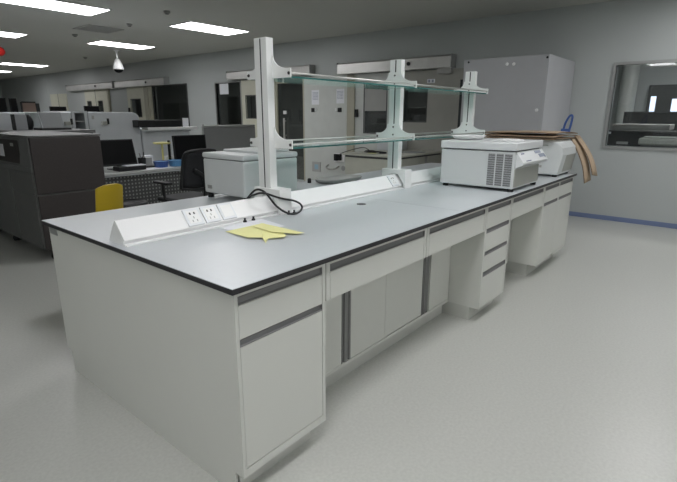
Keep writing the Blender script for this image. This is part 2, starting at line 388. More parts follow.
def front(x0, x1, z0, z1, parent, name, yf=YF): return box(x0, x1, yf, yf + .02, z0, z1).build(name, M['cab'], parent, .0012)
def carcass(x0, x1, yb, zb, parent, stiles, rails=(), yf=YF, zt=ZT):
    mb = box(x0, x1, yf + .024, yb, zb, zt)
    for a, b in stiles: mb.box(a, b, yf, yf + .024, zb, zt)
    xs0, xs1 = stiles[0][1], stiles[-1][0]
    for a, b in rails: mb.box(xs0, xs1, yf, yf + .024, a, b)
    return mb.build('carcass', M['cab'], parent)

g = 'base cabinets of the island bench'
t = thing('base_cabinet', 'near corner base cabinet with one drawer over a single door', 'cabinet', (.26, .38, 0), group=g)
carcass(.0335, .475, .73, .10, t, [(.0335, .0345), (.458, .475)], [(.81, ZT), (.10, .133)])
d = front(.036, .455, .653, .776, t, 'drawer'); channel(.036, .455, .779, .808, YF, d)
d = front(.036, .455, .137, .622, t, 'door'); channel(.036, .455, .624, .650, YF, d)
box(.045, .44, .08, .70, 0, .10).build('plinth', M['plinth'], t)

t = thing('sliding_door_cabinet', 'recessed low cabinet with two sliding doors and upright dark pulls', 'cabinet', (1.27, .5, 0), group=g)
box(.48, 2.065, .275, .73, .10, ZT - .18).box(.48, 2.065, .25, .275, .10, .118).build('carcass', M['cab'], t)
box(.48, .862, .250, .272, .12, .64).build('fixed_panel', M['cab'], t); box(1.79, 2.065, .252, .272, .12, .64).build('fixed_panel', M['cab'], t)
d = box(.94, 1.262, .250, .268, .122, .64).box(1.2645, 1.287, .250, .268, .122, .64).build('door', M['cab'], t); vchannel(.864, .938, .122, .64, .249, d)
d = box(1.29, 1.690, .254, .272, .122, .64).build('door', M['cab'], t); vchannel(1.692, 1.765, .122, .64, .249, d)
box(.48, 2.065, .292, .70, 0, .10).build('plinth', M['plinth'], t)

for a, b, lab in ((.482, 1.288, 'long shallow drawer under the worktop right of the near corner cabinet'), (1.296, 2.064, 'long shallow drawer between the sliding doors and the four drawer stack'), (2.522, 3.252, 'long shallow drawer over the far knee space')):
    t = thing('apron_drawer_unit', lab, 'drawer', ((a + b) / 2, .14, .655), group='shallow drawers under the worktop')
    box(a, b, YF + .024, .245, .655, ZT).box(a, a + .022, YF, YF + .024, .655, ZT).box(b - .022, b, YF, YF + .024, .655, ZT).box(a + .022, b - .022, YF, YF + .024, .81, ZT).build('frame', M['cab'], t)
    d = front(a + .025, b - .025, .656, .776, t, 'drawer'); channel(a + .025, b - .025, .779, .808, YF, d)

t = thing('drawer_cabinet', 'narrow cabinet with a stack of four drawers in mid bench', 'cabinet', (2.29, .38, 0), group=g)
carcass(2.07, 2.515, .73, .10, t, [(2.07, 2.092), (2.493, 2.515)], [(.81, ZT), (.10, .112)])
for z0, z1, h0, h1 in ((.665, .778, .780, .808), (.508, .631, .634, .662), (.364, .477, .480, .505), (.115, .326, .329, .361)):
    d = front(2.095, 2.490, z0, z1, t, 'drawer'); channel(2.095, 2.490, h0, h1, YF, d)
box(2.075, 2.51, .092, .70, 0, .10).build('plinth', M['plinth'], t)

t = thing('knee_space_panel', 'plain back panel at the rear of the far knee space', 'panel', (2.9, .3, 0))
box(2.52, 3.262, .27, .29, .10, .82).build('panel', M['cab'], t); box(2.52, 3.262, .295, .315, 0, .10).build('plinth', M['plinth'], t)

t = thing('base_cabinet', 'farthest base cabinet, two small drawers over two doors beneath the cardboard', 'cabinet', (3.7, .38, 0), group=g)
carcass(3.268, 4.14, .73, .115, t, [(3.268, 3.284), (3.672, 3.712), (4.118, 4.14)], [(.81, ZT), (.115, .135)])
for a, b in ((3.287, 3.669), (3.715, 4.115)):
    d = front(a, b, .672, .776, t, 'drawer'); channel(a, b, .779, .808, YF, d)
    d = front(a, b, .138, .642, t, 'door'); channel(a, b, .644, .669, YF, d)
box(3.30, 4.10, .11, .70, 0, .115).build('plinth', M['plinth'], t)

t = thing('end_panel', 'large plain white end panel closing the near end of the bench', 'panel', (.03, .8, 0))
MB().prism([(.02, .10), (.075, .10), (.075, 0), (1.505, 0), (1.505, .11), (1.565, .13), (1.565, ZT), (.02, ZT)], 0, .02, .033).build('panel', M['cab'], t)
box(.016, .02, 1.455, 1.55, .785, .815).build('name_plate', M['alu'], t, .001)

t = thing('rear_base_cabinet', 'long run of cabinets along the hidden far side of the bench', 'cabinet', (2.1, 1.15, 0))
box(.05, 4.13, .76, 1.545, .12, ZT).build('carcass', M['cab'], t); box(.05, 4.13, .76, 1.49, 0, .12).build('plinth', M['plinth'], t)
for k in range(5):
    a = .06 + k * .814; d = box(a, a + .404, 1.546, 1.564, .13, .80).build('door', M['cab'], t, .001); box(a + .30, a + .39, 1.564, 1.58, .74, .76).build('handle', M['handle'], d)
    d = box(a + .407, a + .811, 1.546, 1.564, .13, .80).build('door', M['cab'], t, .001); box(a + .42, a + .51, 1.564, 1.58, .74, .76).build('handle', M['handle'], d)

# worktops
for a, b, lab in ((0, 1.6830, 'blue-grey worktop slab on the near half of the bench'), (1.6850, 4.17, 'blue-grey worktop slab under the white centrifuges on the far half')):
    t = thing('worktop', lab, 'worktop', ((a + b) / 2, .8, H - TH), group='worktop slabs of the island bench')
    box(a, b, 0, 1.6, H - TH, H - .002).build('black_core', M['black'], t, .0015 if a else .0015)
    box(a + (.001 if a == 0 else 0), b - (.001 if a else 0), .001, 1.599, H - .002, H).build('laminate', M['lam'], t)
    if a == 0: MB().lathe([(.030, H), (.030, H + .0015), (.026, H + .002)], (1.478, .597, 0), 24).build('cable_hole', M['black'], t)

# ------------------------------------------------------------------ raceway and shelf rack
t = thing('cable_raceway', 'long white triangular cable raceway along the middle of the worktop', 'raceway', (2.1, .83, H))
prof = [(.748, H), (.748, H + .005), (.774, H + .005), (.774, H + .020), (.764, H + .022), (.766, H + .026), (.826, .948), (.830, .951), (.836, .951), (.840, .948), (.899, H + .018), (.905, H + .006), (.905, H)]
MB().prism(prof, 0, .036, 4.10).build('body', M['raceway'], t)
MB().prism(prof, 0, .033, .036).build('end_cap', M['white'], t)
u = Vector((0, .067, .085)).normalized(); nrm = Vector((0, -.085, .067)).normalized(); o0 = Vector((0, .765, .868))
def on_slope(mb, x0, x1, s0, s1, h0, h1):
    P = lambda x, s_, h: mb.bm.verts.new(Vector((x, 0, 0)) + o0 + u * s_ + nrm * h)
    v = [P(x, s_, h) for x in (x0, x1) for s_ in (s0, s1) for h in (h0, h1)]
    for f in ((0, 1, 3, 2), (4, 6, 7, 5), (0, 4, 5, 1), (2, 3, 7, 6), (0, 2, 6, 4), (1, 5, 7, 3)): mb.bm.faces.new([v[i] for i in f])
    return mb
for a, kind in ((.350, 1), (.448, 1), (.548, 0), (2.088, 1)):
    p = on_slope(MB(), a, a + .088, .008, .100, -.002, .011); 
    p = p.build('socket_plate', M['plate'], t, .003)
    on_slope(MB(), a + .012, a + .076, .02, .088, .011, .0125).build('socket_insert', M['whitep'], p, .001)
    if kind:
        for dx, s_ in ((.030, .072), (.053, .072)): on_slope(MB(), a + dx - .004, a + dx + .004, s_ - .006, s_ + .006, .0125, .0128).build('socket_hole', M['dark'], p)
        for dx, s_ in ((.042, .050), (.030, .032), (.054, .032)): on_slope(MB(), a + dx - .0025, a + dx + .0025, s_ - .006, s_ + .006, .0125, .0128).build('socket_hole', M['alu'], p)

t = thing('shelf_rack', 'white three-post shelf rack with two glass shelf levels above the raceway', 'shelf', (2.25, .877, H))
Y0, Y1 = .828, .925
def upright(x, xs, bx):
    c = (Y0 + Y1) / 2
    poly = [(x, Y0), (x + .05, Y0), (x + .05, c - .004), (x + .047, c - .004), (x + .047, c + .004), (x + .05, c + .004), (x + .05, Y1), (x, Y1), (x, c + .005), (x + .003, c + .005), (x + .003, c - .005), (x, c - .005)]
    up = MB().prism(poly, 2, .955, 1.787).build('upright', M['white'], t, .002)
    MB().box(x + .0016, x + .0484, c - .0050, c + .0050, .956, 1.783).build('slot', M['dark'], up)
    # saddle: an inverted U straddling the raceway
    out = [(.733, H), (.733, .990), (.947, .990), (.947, H), (.915, H), (.915, .872), (.866, .957), (.800, .957), (.7475, .885), (.7475, H)]
    MB().prism(out, 0, xs, xs + .09).build('saddle', M['white'], t, .002)
def bracket(x, zt):
    zb = zt - .048
    pts = [(.688, zb), (.688, zt - .004), (.694, zt)]
    for k in range(9):
        a = k / 8 * PI / 2; pts.append((.715 + (.822 - .715) * math.sin(a), zt + .068 * (1 - math.cos(a))))
    pts += [(.931, zt + .068)]
    for k in range(9):
        a = (8 - k) / 8 * PI / 2; pts.append((1.008 - (1.008 - .931) * math.sin(a), zt + .068 * (1 - math.cos(a))))
    pts += [(1.030, zt), (1.036, zt - .004), (1.036, zb)]
    b = MB().prism(pts, 0, x, x + .007).build('bracket', M['white'], t, .0015)
    for yy, zz in ((.876, zt + .045), (.876, zt - .012)): MB().lathe([(.006, -.004), (.007, 0)], (x, yy, zz), 10, 0).build('bolt', M['screw'], b)
    for yy in (.700, 1.022): MB().lathe([(.0075, -.005), (.0085, 0), (.0085, .007), (.0075, .012)], (x, yy, zt - .026), 10, 0).build('bolt', M['screw'], b)
X1, X2, X3 = .93, 2.245, 3.515
for x, xs, bx in ((X1, .908, X1 + .038), (X2, 2.205, X2 - .0075), (X3, 3.475, X3 - .0075)):
    upright(x, xs, bx); bracket(bx, 1.630); bracket(bx, 1.260)
for z in (1.605, 1.235):
    for yy in (.694, 1.030):
        MB().tube([(X1 + .05, yy, z), (X3 - .001, yy, z)], .0055, 8).build('guard_rail', M['steel'], t, smooth=True)
    for a, b in ((X1 + .0505, X2 - .009), (X2 + .052, X3 - .009)):
        mb = box(a, b, (.702), 1.022, z - .024, z - .015)
        o = mb.build('glass_shelf', [M['glass'], M['edge']], t)
        for p in o.data.polygons:
            if abs(p.normal.z) < .5: p.material_index = 1

# black cable loop and clips
t = MB().tube([(.775, .93, .862), (.775, .885, .915), (.78, .845, .957), (.801, .825, .988), (.811, .80, 1.0), (.816, .765, .994), (.82, .735, .976), (.863, .722, .916), (.906, .698, .876), (.952, .682, .858), (1.013, .690, .858), (1.051, .702, .876), (1.044, .712, .90), (.999, .720, .923), (.927, .726, .942), (.864, .729, .963), (.815, .738, .983), (.795, .765, .985), (.787, .80, .974), (.785, .84, .958), (.785, .885, .915)], .0058, 8)
tag(t.build('power_cable', M['cable'], None, smooth=True), 'thin black cable looped over the foot of the nearest shelf post', 'cable')
for x, y, l in ((.665, .742, 'black clip at the raceway foot left of the white paper'), (.722, .742, 'black clip at the raceway foot touching the white paper'), (.955, .712, 'black clip inside the cable loop, left of its twin'), (.985, .700, 'black clip inside the cable loop, right of its twin')):
    k = MB().lathe([(.010, 0), (.010, .008), (.005, .012), (.006, .022)], (x, y, H + .0005), 12)
    tag(k.build('cable_clip', M['blackp'], None, smooth=True), l, 'clip', 'black clips beside the raceway')

# papers
def sheet(pts, z, m, name, label, cat, th=.0012):
    mb = MB(); mb.prism(pts, 2, z, z + th); return tag(mb.build(name, m, None), label, cat)
sheet([(.500, .742), (.60, .742), (.775, .742), (.735, .51), (.62, .55), (.50, .67)], H + .0006, M['paperw'], 'paper_sheet', 'white paper sheet lying partly under the yellow paper', 'paper')
t = thing('yellow_paper', 'folded yellow paper lying in front of the raceway', 'paper', (.57, .48, H + .002))
zz = H + .0024
def crumpled(pts, c, nm):
    mb = MB(); vs = [mb.bm.verts.new(p) for p in pts]; k = mb.bm.verts.new(c)
    for i in range(len(vs)): mb.bm.faces.new((vs[i], vs[(i + 1) % len(vs)], k))
    o = mb.build(nm, M['papery'], t); sd = o.modifiers.new('thick', 'SOLIDIFY'); sd.thickness = .0012; sd.offset = 1
    return o
crumpled([(.466, .645, zz), (.684, .646, zz), (.672, .50, zz + .002), (.592, .360, zz + .002), (.556, .338, zz + .006), (.500, .382, zz + .003), (.446, .338, zz), (.488, .408, zz + .007), (.450, .461, zz + .004)], (.57, .50, zz + .006), 'leaflet')
crumpled([(.60, .600, zz + .008), (.684, .632, zz + .006), (.674, .325, zz + .006), (.640, .338, zz + .006), (.575, .44, zz + .010)], (.635, .47, zz + .012), 'folded_flap')

# ------------------------------------------------------------------ instruments on the bench
t = thing('benchtop_centrifuge', 'white benchtop centrifuge with three dark vent strips, nearest on the worktop', 'centrifuge', (2.84, .33, H))
box(2.557, 3.12, .046, .625, .872, 1.138).build('body', M['instr'], t, .006)
mb = box(2.548, 3.13, .034, .632, 1.146, 1.204)
mb.build('lid', M['instrl'], t, .009, seg=3)
MB().lathe([(.125, 1.203), (.12, 1.211), (.10, 1.214)], (2.90, .24, 0), 40).build('lid_highlight_disc', M['whitep'], t, smooth=True)  # raised white disc, its tone standing in for the lid's bright oval highlight
box(2.57, 3.11, .055, .615, 1.136, 1.148).build('seal', M['black'], t)
for a, b in ((.189, .240), (.127, .178), (.062, .116)):
    p = box(2.5545, 2.557, a, b, .890, 1.122).build('vent_grille', M['grille'], t)
    mb = MB()
    for k in range(14): mb.box(2.553, 2.5545, a, b, .893 + k * .0165, .893 + k * .0165 + .006)
    mb.build('slat', M['angd'], p)
MB().prism([(.046, 1.140), (-.012, 1.062), (-.008, 1.046), (.046, 1.020)], 0, 2.585, 3.135).build('control_panel', M['instrl'], t, .003)
cp = t.children[-1]
def on_panel(x0, x1, s0, s1, m, nm):
    a = Vector((0, -.012, 1.062)); uu = (Vector((0, .046, 1.140)) - a); nn = Vector((0, -.078, .058)).normalized()
    mb = MB(); v = [mb.bm.verts.new(Vector((x, 0, 0)) + a + uu * s_ + nn * h) for x in (x0, x1) for s_ in (s0, s1) for h in (0, .002)]
    for f in ((0, 1, 3, 2), (4, 6, 7, 5), (0, 4, 5, 1), (2, 3, 7, 6), (0, 2, 6, 4), (1, 5, 7, 3)): mb.bm.faces.new([v[i] for i in f])
    return mb.build(nm, m, cp)
on_panel(2.93, 3.06, .62, .85, M['print'], 'display'); on_panel(2.98, 3.10, .25, .55, M['print'], 'keypad'); on_panel(3.09, 3.11, .2, .5, M['ink'], 'power_button')
on_panel(2.64, 2.70, .72, .80, M['ink'], 'badge'); on_panel(2.66, 2.76, .10, .16, M['ink'], 'badge')
box(2.575, 3.105, .042, .046, .885, 1.015).build('front_recess', M['instrd'], t)
for x, y in ((2.59, .07), (2.59, .59), (3.09, .07), (3.09, .59)): MB().lathe([(.022, H), (.024, H + .004), (.022, .873)], (x, y, 0), 14).build('foot', M['blackp'], t)
MB().lathe([(.018, 1.204), (.02, 1.210), (.012, 1.213)], (3.08, .50, 0), 14).build('lid_knob', M['instrd'], t)
t = thing('plastic_tray', 'shallow white tray lying on the centrifuge lid beside the post', 'tray', (2.80, .52, 1.205))
def dish(prof, cx, cy, sx, sy):
    mb = MB().lathe(prof, (0, 0, 0), 32)
    for v in mb.bm.verts:
        a = math.atan2(v.co.y, v.co.x); r = math.hypot(v.co.x, v.co.y)
        k = (abs(math.cos(a)) ** 4 + abs(math.sin(a)) ** 4) ** -.25      # rounded rectangle
        v.co.x = cx + r * k * math.cos(a) * sx; v.co.y = cy + r * k * math.sin(a) * sy
    return mb
dish([(.100, 1.205), (.115, 1.210), (.118, 1.212), (.10, 1.211)], 2.83, .53, 1.0, .80).build('base', M['whitep'], t, smooth=False)
dish([(.118, 1.211), (.135, 1.229), (.143, 1.231), (.143, 1.234), (.132, 1.234), (.112, 1.213)], 2.83, .53, 1.0, .80).build('rim', M['whitep'], t, smooth=False)

t = thing('lidded_instrument', 'grey-white instrument with rounded top at the far end, under the cardboard', 'instrument', (3.92, .36, H))
prof = [(.055, .868), (.64, .868), (.64, 1.15), (.62, 1.178), (.13, 1.178), (.075, 1.160), (.035, 1.11), (.025, 1.05)]
MB().prism(prof, 0, 3.70, 4.14).build('body', M['instr'], t, .012, seg=3)
box(3.693, 3.70, .16, .62, 1.128, 1.134).build('lid_edge', M['instrd'], t, .001)
box(3.697, 3.700, .20, .22, .93, .95).build('badge', M['instrd'], t)
MB().prism([(.05, .89), (.026, 1.04), (.03, 1.08), (.055, 1.08), (.055, .89)], 0, 3.82, 4.138).build('front_recess', M['instrd'], t)
for x, y in ((3.74, .09), (3.74, .60), (4.10, .09), (4.10, .60)): MB().lathe([(.022, H), (.022, .869)], (x, y, 0), 14).build('foot', M['blackp'], t)

# flattened cardboard: bent sheets, each a grid with its own sag, and hanging flaps
def bent_sheet(c00, c10, c11, c01, zf, th=.008, n=12, m=8):
    mb = MB(); g = []
    for i in range(n + 1):
        row = []
        for j in range(m + 1):
            a, b = i / n, j / m
            p = [(1 - a) * (1 - b) * c00[k] + a * (1 - b) * c10[k] + a * b * c11[k] + (1 - a) * b * c01[k] for k in (0, 1)]
            row.append(mb.bm.verts.new((p[0], p[1], zf(a, b))))
        g.append(row)
    for i in range(n):
        for j in range(m): mb.bm.faces.new((g[i][j], g[i + 1][j], g[i + 1][j + 1], g[i][j + 1]))
    return mb
def cardboard(name_label, quad, zf, flap=None):
    z0 = zf(0, 0)
    t = thing('cardboard_sheet', name_label, 'cardboard', (quad[0][0], quad[0][1], z0), group='flattened cardboard on the far instrument')
    o = bent_sheet(*quad, zf).build('sheet', [M['card'], M['cardedge']], t, smooth=True)
    sd = o.modifiers.new('thick', 'SOLIDIFY'); sd.thickness = .009; sd.offset = 0; sd.material_offset_rim = 1
    if flap:
        A, B, C, D = [Vector(p) for p in flap]; mb = MB(); rows = []
        for i in range(9):
            a = i / 8; l = A.lerp(D, a); r = B.lerp(C, a); bow = Vector((.012, -.03, 0)) * math.sin(PI * a)
            rows.append([mb.bm.verts.new(l + bow), mb.bm.verts.new(r + bow)])
        for p, q in zip(rows, rows[1:]): mb.bm.faces.new((p[0], p[1], q[1], q[0]))
        o = mb.build('flap', [M['card'], M['cardedge']], t, smooth=True); sd = o.modifiers.new('thick', 'SOLIDIFY'); sd.thickness = .009; sd.offset = 0; sd.material_offset_rim = 1
cardboard('lower cardboard sheet with a flap hanging past the bench end', ((3.63, .11), (4.22, .06), (4.22, .70), (3.62, .79)),
          lambda a, b: 1.186 + .004 * math.sin(5 * a) * b, ((4.12, .09, 1.186), (4.24, .07, 1.186), (4.25, -.110, .785), (4.11, -.088, .765)))
cardboard('middle cardboard sheet with a thin flap hanging farther out', ((3.64, .10), (4.26, .06), (4.25, .66), (3.62, .78)),
          lambda a, b: 1.204 + .010 * math.sin(3.1 * a) + .004 * b, ((4.20, .075, 1.204), (4.30, .055, 1.202), (4.30, -.152, .825), (4.19, -.130, .84)))
cardboard('topmost cardboard sheet, brown side up', ((3.68, .10), (4.23, .055), (4.25, .62), (3.63, .76)),
          lambda a, b: 1.236 + .010 * math.sin(3.1 * a) - .012 * a * a + .006 * math.sin(4 * b))
t = thing('blue_handle', 'bright blue plastic loop handle standing up behind the cardboard', 'handle', (4.15, .13, 1.232))
MB().tube([(4.14, .170, 1.235), (4.14, .155, 1.32), (4.14, .128, 1.38), (4.14, .108, 1.395), (4.14, .098, 1.375), (4.14, .106, 1.30), (4.14, .118, 1.235)], .010, 10).build('loop', M['bluep'], t, smooth=True)
box(4.12, 4.16, .105, .185, 1.235, 1.270).build('base', M['bluep'], t, .006)

# chest style unit at the back
t = thing('chest_instrument', 'plain white boxy instrument with flat lid on the back half of the worktop', 'instrument', (1.22, 1.36, H))
box(1.0, 1.47, 1.145, 1.565, .885, 1.112).build('body', M['instr'], t, .012, seg=3)
box(.996, 1.474, 1.141, 1.569, 1.116, 1.150).build('lid', M['instrl'], t, .012, seg=3)
box(1.15, 1.44, 1.19, 1.54, 1.149, 1.165).build('lid_panel', M['instrl'], t, .006)
box(.997, 1.0, 1.48, 1.525, .915, .938).build('rating_plate', M['alu'], t)
box(1.006, 1.464, 1.151, 1.559, 1.108, 1.118).build('seal', M['angd'], t)
box(1.13, 1.15, 1.141, 1.146, 1.06, 1.10).build('latch', M['instrd'], t)
for x, y in ((1.06, 1.2), (1.03, 1.54), (1.42, 1.2), (1.42, 1.54)): MB().lathe([(.02, H), (.02, .886)], (x, y, 0), 12).build('foot', M['blackp'], t)

# ------------------------------------------------------------------ behind the bench, right half
t = thing('tall_cabinet', 'tall plain grey cabinet against the wall behind the shelf rack', 'cabinet', (5.7, 1.3, 0))
box(5.28, 6.39, .720, 1.80, .05, 2.092).build('body', M['tall'], t, .006)
box(5.32, 6.36, .75, 1.78, 0, .05).build('plinth', M['darkframe'], t)
for y, z in ((1.223, 2.008), (1.137, 2.003), (.805, 1.454)): MB().lathe([(.016, -.006), (.02, 0)], (5.28, y, z), 14, 0).build('white_cap', M['whitep'], t)
for y, z in ((.745, 2.055), (1.735, 2.06)): MB().lathe([(.012, -.003), (.014, 0)], (5.28, y, z), 12, 0).build('screw_hole', M['dark'], t)
box(5.28, 5.30, 1.80, 1.835, .05, 1.85).build('side_gap_strip', M['dark'], t)

t = thing('wall_counter', 'beige counter with deep apron standing out from the back wall', 'counter', (5.7, 3.1, 0))
box(4.98, 6.38, 2.60, 3.62, .785, .81).build('tabletop', M['counterbeige'], t, .006)
box(5.01, 5.86, 2.64, 3.58, .48, .755).box(5.98, 6.38, 2.64, 3.58, .48, .755).build('apron', M['counterbeige'], t)
box(5.0, 6.37, 2.65, 3.57, .755, .785).build('shadow_gap', M['darkframe'], t); box(5.86, 5.98, 2.66, 3.56, .48, .755).build('gap_strip', M['frost'], t)
for x in (5.06, 6.3):
    for y in (2.68, 3.52): box(x - .025, x + .025, y - .025, y + .025, 0, .48).build('leg', M['alu'], t)
tag(MB().tube([(5.35, 3.45, .822), (5.30, 3.35, .825), (5.38, 3.25, .822), (5.46, 3.36, .83), (5.36, 3.44, .834), (5.30, 3.30, .836), (5.42, 3.18, .824), (5.36, 3.05, .822), (5.28, 3.12, .822)], .012, 8).build('cable_coil', M['cable'], None, smooth=True), 'black cable heap on the beige wall counter', 'cable')
tag(box(5.22, 5.32, 3.18, 3.30, .8105, .8135).build('note', M['papery'], None), 'small yellow note beside the cable heap on the beige counter', 'note')
tag(box(5.7, 5.98, 2.70, 2.98, .8105, .822).build('tablet', M['greyscreen'], None, .004), 'flat grey tablet lying on the beige counter right of the middle post', 'tablet')
tag(box(5.9, 6.36, 3.28, 3.6, .8105, .98).build('counter_box', M['analyser'], None, .01), 'pale box at the back of the beige counter by the wall', 'box')

t = thing('wall_socket', 'white wall socket with black adaptors plugged in, low beside the beige counter', 'socket', (XW - .03, 4.82, .52))
box(XW - .045, XW - .03, 4.70, 4.96, .50, .66).build('plate', M['whitep'], t, .003)
box(XW - .09, XW - .045, 4.76, 4.83, .53, .65).build('adaptor', M['blackp'], t, .004); box(XW - .09, XW - .045, 4.86, 4.93, .52, .65).build('adaptor', M['blackp'], t, .004)
MB().tube([(XW - .09, 4.79, .63), (XW - .2, 4.6, .70), (6.0, 4.0, .83), (5.6, 3.56, .83)], .008, 6).build('cord', M['cable'], t, smooth=True)
t = thing('wall_hook', 'small curved hose bracket low on the white wall door', 'hook', (XW - .03, 5.0, .40))
MB().tube([(XW - .03, 5.12, .42), (XW - .12, 5.1, .38), (XW - .15, 4.98, .35), (XW - .12, 4.86, .37), (XW - .04, 4.84, .41)], .018, 8).build('hose', M['instrd'], t, smooth=True)
MB().lathe([(.05, -.02), (.04, 0)], (XW - .03, 4.72, .38), 14, 0).build('cap', M['alu'], t)
t = thing('access_panel', 'small grey frame with pale blue square low on the white wall door', 'panel', (XW - .03, 5.42, .3))
box(XW - .045, XW - .03, 5.32, 5.55, .26, .46).build('frame', M['frost'], t); box(XW - .048, XW - .045, 5.38, 5.48, .31, .41).build('blue_square', mat('pale_blue_glass', (.30, .45, .55), .4), t)

for y0, y1, z0, z1, m, nm, lab in ((5.36, 5.555, 1.585, 1.86, 'paperw', 'notice_sheet', 'printed notice sheet on the white wall door, left one of two'), (4.72, 4.91, 1.60, 1.865, 'paperw', 'notice_sheet', 'printed notice sheet on the white wall door, beside the beige jamb')):
    t = thing(nm, lab, 'notice', (XW - .03, (y0 + y1) / 2, z0), group='notice sheets on the white wall door')
    box(XW - .0325, XW - .0305, y0, y1, z0, z1).build('sheet', M[m], t)
    mb = MB()
    for k in range(6):
        zz2 = z1 - .04 - k * .026
        for j in range(5):
            a = y0 + .022 + j * .031; mb.box(XW - .0333, XW - .0325, a, a + random.uniform(.016, .026), zz2 - .012, zz2)
    mb.build('print', M['print'], t)
for y0, y1, hy, lab in ((5.475, 5.56, 5.44, 'black square latch on the white wall door, under the left notice'), (4.78, 4.87, 4.91, 'black square latch on the white wall door, next to the beige jamb')):
    t = thing('door_latch', lab, 'latch', (XW - .03, (y0 + y1) / 2, 1.44), group='black latches on the white wall door')
    box(XW - .045, XW - .0305, y0, y1, 1.44, 1.52).build('block', M['blackp'], t, .004); box(XW - .05, XW - .0305, hy - .02, hy + .02, 1.46, 1.51).build('catch', M['whitep'], t, .003)
t = thing('notice_sheet', 'white notice taped in the upper corner of the window left of the nearest post', 'notice', (XW - .01, 8.4, 1.87))
box(XW + .011, XW + .014, 8.24, 8.57, 1.85, 2.09).build('sheet', M['paperw'], t)
t = thing('notice_sheet', 'white notice taped in the lower right corner of the wide dark window', 'notice', (XW - .01, 10.1, 1.05))
box(XW + .011, XW + .014, 9.96, 10.24, 1.06, 1.30).build('sheet', M['paperw'], t)
t = thing('door_sign', 'tiny white sign with blue marks on the taupe sliding door', 'sign', (XW - .03, 2.88, 1.9))
box(XW - .035, XW - .0305, 2.82, 2.96, 1.90, 1.96).build('plate', M['paperw'], t); box(XW - .037, XW - .035, 2.84, 2.875, 1.91, 1.95).box(XW - .037, XW - .035, 2.905, 2.94, 1.91, 1.95).build('mark', M['print'], t)
t = thing('exit_lamp', 'small grey sign box hanging at the right end of the long steel rail box', 'sign', (XW - .08, 2.6, 2.02))
box(XW - .12, XW - .035, 2.50, 2.75, 2.03, 2.112).build('housing', M['frost'], t, .004)

t = thing('oval_basin', 'grey oval basin lying on the back half of the worktop behind the raceway', 'basin', (2.20, 1.37, H))
dish([(.150, H), (.175, H + .012), (.185, H + .032), (.176, H + .036), (.150, H + .020), (.10, H + .016)], 2.20, 1.38, 1.25, .62).build('bowl', M['frost'], t)
MB().lathe([(.016, H), (.016, H + .03), (.010, H + .038)], (1.965, 1.50, 0), 12).build('side_knob', M['blackp'], t)

# ------------------------------------------------------------------ left half of the room
t = thing('floor_analyser', 'large dark brown floor analyser with grey sides at the left edge', 'machine', (1.0, 4.5, 0))
box(.70, 1.345, 3.805, 5.1, .12, 1.182).build('body', M['ang'], t, .012)
box(.704, 1.34, 3.785, 3.805, .66, 1.180).build('upper_door', M['brown'], t, .006); box(.704, 1.34, 3.785, 3.805, .12, .645).build('lower_door', M['brown'], t, .006)
MB().prism([(3.80, .90), (3.80, 1.182), (3.98, 1.182), (4.10, .90)], 0, .688, .70).build('side_pillar', M['angd'], t, .006)
box(.69, 1.350, 3.79, 5.12, 1.183, 1.20).build('top_frame', M['angd'], t, .006, seg=3)
MB().prism([(3.80, .868), (5.1, .86), (5.1, .90), (3.80, .91)], 0, .682, .70).build('side_rail', M['angd'], t, .004)
box(.694, .70, 4.08, 5.1, .93, 1.15).build('side_window', M['brown'], t)
box(.690, .694, 4.50, 4.66, .98, 1.10).build('label_plate', M['paperw'], t); box(.691, .694, 4.20, 4.28, 1.09, 1.12).build('label_plate', M['frost'], t)
box(.690, .70, 3.83, 4.42, .66, .85).build('side_cover', M['ang'], t, .004); box(.690, .70, 4.44, 5.1, .13, .85).build('side_cover', M['angd'], t, .004); box(.690, .70, 3.83, 4.42, .13, .65).build('side_cover', M['ang'], t, .004)
for x, y in ((.82, 3.9), (1.28, 3.9), (.82, 5.0), (1.28, 5.0)): MB().lathe([(.04, 0), (.045, .02), (.03, .12)], (x, y, 0), 14).build('foot', M['blackp'], t)
t = thing('castor_cart', 'low cart on black castors behind the brown analyser at the left edge', 'cart', (.72, 5.5, 0))
box(.5, 1.0, 5.25, 5.75, .12, .55).build('body', M['ang'], t, .02)
for x, y in ((.55, 5.3), (.95, 5.3), (.55, 5.7), (.95, 5.7)): MB().lathe([(.05, -.02), (.055, 0), (.05, .02)], (x, y, .056), 16, 0).build('castor', M['blackp'], t); box(x - .01, x + .01, y - .01, y + .01, .1, .125).build('castor_fork', M['steel'], t)

# yellow chair (local coordinates, seat towards +y)
t = thing('yellow_chair', 'yellow plastic chair whose backrest rises beyond the bench corner', 'chair', (.575, 2.31, 0), math.radians(10))
mb = MB(); nx, nz = 9, 7; grid = []
for j in range(nz):
    row = []
    for i in range(nx):
        s_ = i / (nx - 1) * 2 - 1; v = j / (nz - 1)
        wd = .110 * (1 - .04 * v) ; zz2 = .57 + .36 * v - .025 * (abs(s_) ** 3) * v * v - 0.0
        row.append(mb.bm.verts.new((wd * s_, -.19 - .05 * v + .035 * s_ * s_, zz2)))
    grid.append(row)
for j in range(nz - 1):
    for i in range(nx - 1): mb.bm.faces.new((grid[j][i], grid[j][i + 1], grid[j + 1][i + 1], grid[j + 1][i]))
o = mb.build('backrest', M['yellow'], t, local=True, smooth=True); sd = o.modifiers.new('thick', 'SOLIDIFY'); sd.thickness = .02; b2 = o.modifiers.new('round', 'BEVEL'); b2.width = .006; b2.segments = 2
MB().box(-.19, .19, -.19, .19, .44, .462).build('seat', M['yellow'], t, .015, local=True)
